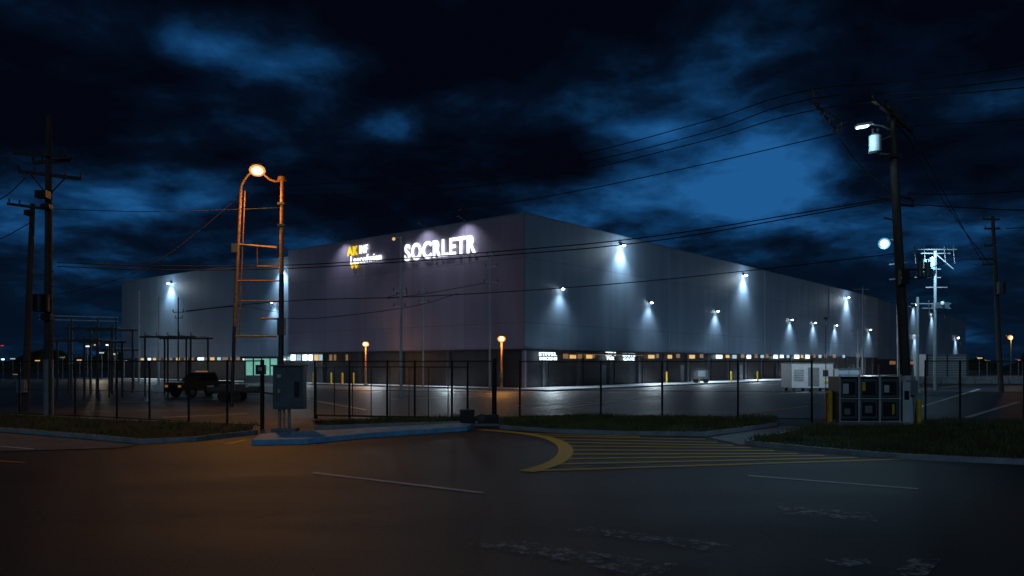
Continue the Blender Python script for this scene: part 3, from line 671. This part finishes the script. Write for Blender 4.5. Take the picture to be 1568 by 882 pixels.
b=B('orange_pickup_truck'); 
def prof(pr,w0,w1,k):
    n=len(pr); vs=[(x,-w0/2 if not isinstance(w1,list) else -w1[i]/2,z) for i,(x,z) in enumerate(pr)]+[(x,w0/2 if not isinstance(w1,list) else w1[i]/2,z) for i,(x,z) in enumerate(pr)]
    b.add(vs,[tuple(range(n)),tuple(range(2*n-1,n-1,-1))]+[(i,(i+1)%n,n+(i+1)%n,n+i) for i in range(n)],k)
prof([(-2.4,.5),(2.35,.45),(2.4,.85),(2.25,1.08),(.95,1.18),(-2.4,1.12)],1.85,1.85,'orange')
prof([(1.0,1.16),(.45,1.78),(-.75,1.8),(-.95,1.14)],1.7,[1.75,1.45,1.45,1.75],'orange')
prof([(.93,1.22),(.47,1.72),(-.68,1.74),(-.85,1.22)],1.7,[1.78,1.48,1.48,1.78],'glassD')
b.box((.72,0,1.46),(.02,1.35,.62),'glassD',rot=Matrix.Rotation(-.72,3,'Y'))
b.bb(-2.3,-1.0,-.8,.8,1.12,1.135,'black'); b.bb(2.38,2.46,-.85,.85,.42,.6,'black'); b.bb(2.39,2.43,-.45,.45,.68,.9,'black')
for y in(-.7,.7): b.box((2.40,y,.82),(.04,.3,.16),'eYd'); 
b.box((-.1,0,1.87),(.3,1.0,.1),'eYd')
for x in(-1.5,1.5):
    for y in(-.85,.85): b.cyl((x,y-.12,.38),(x,y+.12,.38),.38,.38,'rubber',18); b.cyl((x,y-.13,.38),(x,y+.13,.38),.2,.2,'gray',12)
b.done(matrix=Matrix.Translation(gp(307,607))@Matrix.Rotation(math.radians(-118),4,'Z')@Matrix.Scale(.92,4),bevel=.03)
b=B('flatbed_trailer')
b.bb(-1.6,1.5,-.8,.8,.5,.62,'black'); b.bb(-1.6,-1.5,-.8,.8,.62,.95,'black'); b.bb(1.4,1.5,-.8,.8,.62,.9,'black')
b.bb(-1.5,1.4,-.8,-.74,.62,.85,'steelD'); b.bb(-1.5,1.4,.74,.8,.62,.85,'steelD'); b.beam((1.5,0,.5),(2.4,0,.4),.1,.1,'black')
for x in(-.6,.15):
    for y in(-.85,.85): b.cyl((x,y-.1,.3),(x,y+.1,.3),.3,.3,'rubber',16)
b.bb(-.9,.6,-.5,.5,.62,1.0,'steelD'); b.done(matrix=Matrix.Translation(gp(362,614))@Matrix.Rotation(math.radians(8),4,'Z'),bevel=.02)

b=B('generator_container'); D=62; p=at(1244,D); z0=hz(594,D)
b.box(p+Vector((0,1.2,(z0+2.25)/2)),(3.35,2.4,2.25-z0),'white'); b.box(p+Vector((0,1.2,2.28)),(3.45,2.5,.08),'gray')
for x in(-1.4,0,1.4): b.box(p+Vector((x,.3,z0/2)),(.2,.3,z0),'steelD'); b.box(p+Vector((x,2.1,z0/2)),(.2,.3,z0),'steelD')
for i in range(7): b.box(p+Vector((-1.1,-.02,.9+i*.14)),(.8,.06,.05),'gray')
b.box(p+Vector((.1,-.02,1.2)),(.9,.04,1.5),'gray'); b.box(p+Vector((1.05,-.03,1.5)),(.45,.05,.5),'steelD'); b.box(p+Vector((1.1,-.05,.8)),(.3,.03,.2),'ypost')
b.cyl(p+Vector((-1,1.5,2.3)),p+Vector((-1,1.5,2.6)),.12,.12,'steelD',10)
b.done(bevel=.02)
b=B('work_light_pole'); q0=p+Vector((-1,-5.1,0)); b.cyl(q0,q0+Vector((0,0,5.6)),.035,.03,'steelD',8); b.box(q0+Vector((0,.08,5.6)),(.3,.2,.14),'steelD'); o=b.done()
light('work_light_lamp','SPOT',p+Vector((-1,-4.9,5.4)),750,COOL,o,p+Vector((0,0,1)),.2,70,.8)

b=B('equipment_cabinet'); D=26.2; p=at(1332,D)
def cb(x0,x1,z0,z1,y,k,dy=.03): b.bb(p.x+x0,p.x+x1,p.y+y-dy,p.y+y,z0,z1,k)
b.bb(p.x-1.18,p.x+1.1,p.y-.1,p.y+1.1,0.1,.22,'conc')
for x0,x1 in((-1.05,-.42),(-.38,.28),(.32,.98)):
    b.bb(p.x+x0,p.x+x1,p.y,p.y+.9,.3,1.78,'black')
    cb(x0+.04,x1-.04,1.08,1.70,0,'slate'); cb(x0+.04,x1-.04,.36,1.0,0,'slate')
    cb(x0+.1,x1-.1,1.16,1.62,-.031,'black'); cb(x0+.1,x1-.1,.44,.92,-.031,'black')
    for x in(x0,x1): b.bb(p.x+x-.015,p.x+x+.015,p.y-.09,p.y-.045,.22,1.84,'white')
for z in(.26,1.04,1.84): b.bb(p.x-1.08,p.x+1.02,p.y-.12,p.y-.091,z-.015,z+.015,'white')
cb(-.95,-.75,1.2,1.55,-.07,'white',.01); cb(-.3,-.18,1.3,1.6,-.07,'ypost' ,.01); cb(.45,.62,1.25,1.5,-.07,'white',.01); cb(-.2,.05,.55,.8,-.07,'gray',.01); cb(.72,.80,.5,.85,-.07,'ypost',.01); cb(-.9,-.7,.5,.7,-.07,'gray',.01)
b.bb(p.x+1.12,p.x+1.38,p.y,p.y+.4,.13,1.6,'white'); cb(1.17,1.33,1.0,1.3,-.002,'black',.02)
b.done(bevel=.008)
for a,e,h in((1271,655,1.25),(1407,656,.95),(1267,652,1.15)):
    q0=gp(a,e); b=B('bollard'); b.cyl(q0,q0+Vector((0,0,h)),.08,.08,'ypost',12); b.ball(q0+Vector((0,0,h)),.08,'ypost',12,.6); b.done()
b=B('louvred_plant_unit'); D=98; p=at(1450,D); b.box(p+Vector((0,1.5,1.85)),(5.4,3,3.3),'gray'); b.box(p+Vector((0,1.5,.1)),(5.8,3.4,.2),'conc')
for i in range(9): b.box(p+Vector((0,-.03,.7+i*.3)),(5.0,.08,.1),'white')
for x in(-2.5,0,2.5): b.box(p+Vector((x,-.07,1.85)),(.12,.1,3.2),'steelD')
b.done(); 
b=B('utility_cabinet'); D=75; p=at(1300,D); b.box(p+Vector((0,.5,.9)),(2.0,1,1.6),'white'); b.box(p+Vector((0,.5,1.75)),(2.2,1.2,.1),'gray'); b.box(p+Vector((0,-.02,.9)),(.04,.04,1.5),'steelD'); b.box(p+Vector((.3,-.02,.95)),(.06,.05,.3),'black'); b.done(bevel=.02)
b=B('concrete_barrier'); 
for i in range(7):
    q0=at(1400+i*26,88); b.box(q0+Vector((0,0,.2)),(1.8,.6,.4),'conc'); b.box(q0+Vector((0,0,.62)),(1.8,.28,.45),'conc')
b.done(bevel=.04)
light('substation_yard_lamp','SPOT',pt(1432,384,64),3200,CYAN,SS,at(1450,80),.2,120,1)

b=B('service_cart'); p=gp(1073,586); b.box(p+Vector((0,0,1.0)),(1.6,1,1.1),'gray'); b.box(p+Vector((0,0,1.62)),(1.7,1.1,.08),'steelD'); b.box(p+Vector((.0,-.52,1.1)),(.9,.04,.7),'white')
for x in(-.6,.6): b.cyl(p+Vector((x,-.45,.25)),p+Vector((x,.45,.25)),.25,.25,'rubber',12)
b.done(bevel=.03)
b=B('distant_treeline'); vs=[];N=260
for i in range(N):
    x=-420+i*900/N; h=5+2.6*math.sin(i*.31)+1.8*math.sin(i*.83)+random.uniform(-1.2,1.8)
    vs+= [(x,330+20*math.sin(i*.1),0),(x,330+20*math.sin(i*.1)+random.uniform(-2,2),h)]
b.add(vs,[(2*i,2*i+2,2*i+3,2*i+1) for i in range(N-1)],'tree'); b.done()

# ------------------------------------------------------------------ sky
w=bpy.data.worlds.new("World"); sc.world=w; w.use_nodes=True
n=w.node_tree.nodes; l=w.node_tree.links; bg=n['Background']
tc=n.new('ShaderNodeTexCoord'); sx=n.new('ShaderNodeSeparateXYZ'); l.new(tc.outputs['Generated'],sx.inputs[0])
def mth(op,a,b_=None,c=None):
    m=n.new('ShaderNodeMath'); m.operation=op
    for i,x in enumerate((a,b_,c)):
        if x is None: continue
        if isinstance(x,(int,float)): m.inputs[i].default_value=x
        else: l.new(x,m.inputs[i])
    return m.outputs[0]
zz=mth('ADD',mth('MAXIMUM',sx.outputs['Z'],0.0),.22)
px_=mth('DIVIDE',sx.outputs['X'],zz); py_=mth('DIVIDE',sx.outputs['Y'],zz)
cbx=n.new('ShaderNodeCombineXYZ'); l.new(px_,cbx.inputs[0]); l.new(py_,cbx.inputs[1])
def noise(scale,detail,rough,off,dist_=0.0):
    mp=n.new('ShaderNodeMapping'); mp.inputs['Location'].default_value=off; l.new(cbx.outputs[0],mp.inputs[0])
    no=n.new('ShaderNodeTexNoise'); no.inputs['Scale'].default_value=scale; no.inputs['Detail'].default_value=detail; no.inputs['Roughness'].default_value=rough; no.inputs['Distortion'].default_value=dist_
    l.new(mp.outputs[0],no.inputs['Vector']); return no.outputs['Fac']
n1=noise(1.6,9,.54,(3.1,1.7,0),.3); n2=noise(4.6,8,.58,(7,2,0),.2)
base=mth('ADD',mth('MULTIPLY',n1,.6),mth('MULTIPLY',n2,.4))
base=mth('ADD',mth('MULTIPLY',mth('SUBTRACT',base,.5),2.1),.47)
def blob(a,e,r,wt,asp=2.2):
    d=Vector((a-CX,F,HZ-e)).normalized(); d=Vector((d.x,d.y,d.z*asp))
    vm=n.new('ShaderNodeVectorMath'); vm.operation='MULTIPLY'; vm.inputs[1].default_value=(1,1,asp); l.new(tc.outputs['Generated'],vm.inputs[0])
    dd=n.new('ShaderNodeVectorMath'); dd.operation='DISTANCE'; dd.inputs[1].default_value=d; l.new(vm.outputs[0],dd.inputs[0])
    mr=n.new('ShaderNodeMapRange'); mr.interpolation_type='SMOOTHSTEP'; mr.inputs['From Min'].default_value=0; mr.inputs['From Max'].default_value=r; mr.inputs['To Min'].default_value=wt; mr.inputs['To Max'].default_value=0
    l.new(dd.outputs['Value'],mr.inputs['Value']); return mr.outputs['Result']
cur=base
for bl in ((345,65,.12,.40),(485,95,.11,.42),(230,60,.2,.06),(1190,255,.17,.50,1.6),(1110,305,.16,.30,1.8),(975,285,.09,.34),(880,320,.12,.34),(1060,105,.22,.12),(1200,75,.2,.06),(585,186,.07,.22),(240,295,.2,.16),(440,365,.1,.18),(1260,340,.2,.20),(60,300,.25,.08),(1480,190,.2,.08),(1020,205,.08,.24),(130,345,.2,.10),
           (700,80,.35,-.16),(60,120,.3,-.10),(720,230,.25,-.12),(1450,40,.25,-.10),(230,170,.22,-.08),(900,40,.2,-.1),(1180,30,.22,-.12)):
    cur=mth('ADD',cur,blob(*bl))
cur=mth('SUBTRACT',cur,mth('MULTIPLY',mth('MAXIMUM',mth('SUBTRACT',sx.outputs['Z'],.30),0),.6))
cr=n.new('ShaderNodeValToRGB'); l.new(cur,cr.inputs[0]); e=cr.color_ramp.elements
e[0].position=.32; e[0].color=(.0007,.0016,.0048,1); e[1].position=1.0; e[1].color=(.0125,.098,.28,1)
for p_,c_ in((.50,(.0010,.0042,.0125,1)),(.62,(.0018,.011,.033,1)),(.78,(.0042,.036,.110,1))):
    x=e.new(p_); x.color=c_
hg=n.new('ShaderNodeMapRange'); hg.inputs['From Min'].default_value=0; hg.inputs['From Max'].default_value=.20; hg.inputs['To Min'].default_value=1; hg.inputs['To Max'].default_value=0
l.new(sx.outputs['Z'],hg.inputs['Value'])
ad=n.new('ShaderNodeMixRGB'); ad.blend_type='ADD'; l.new(hg.outputs[0],ad.inputs['Fac']); l.new(cr.outputs[0],ad.inputs['Color1']); ad.inputs['Color2'].default_value=(.0008,.0048,.0125,1)
l.new(ad.outputs[0],bg.inputs['Color']); bg.inputs['Strength'].default_value=1.0

S=bpy.data.lights.new('fill_sun','SUN'); S.energy=.20; S.angle=math.radians(6); S.color=(.50,.76,1.0)  # sun lamp added behind the camera as fill to lift the dark walls
so=bpy.data.objects.new('fill_sun',S); sc.collection.objects.link(so)
so.rotation_euler=Vector((.05,1,-.42)).to_track_quat('-Z','Y').to_euler()

cam=bpy.data.cameras.new('camera'); cam.lens=F/1568*36; cam.sensor_width=36; cam.shift_y=(HZ-441)/1568; cam.clip_end=4000; cam.clip_start=.1
co=bpy.data.objects.new('camera',cam); sc.collection.objects.link(co); co.location=(0,0,H); co.rotation_euler=(math.pi/2,0,0); sc.camera=co
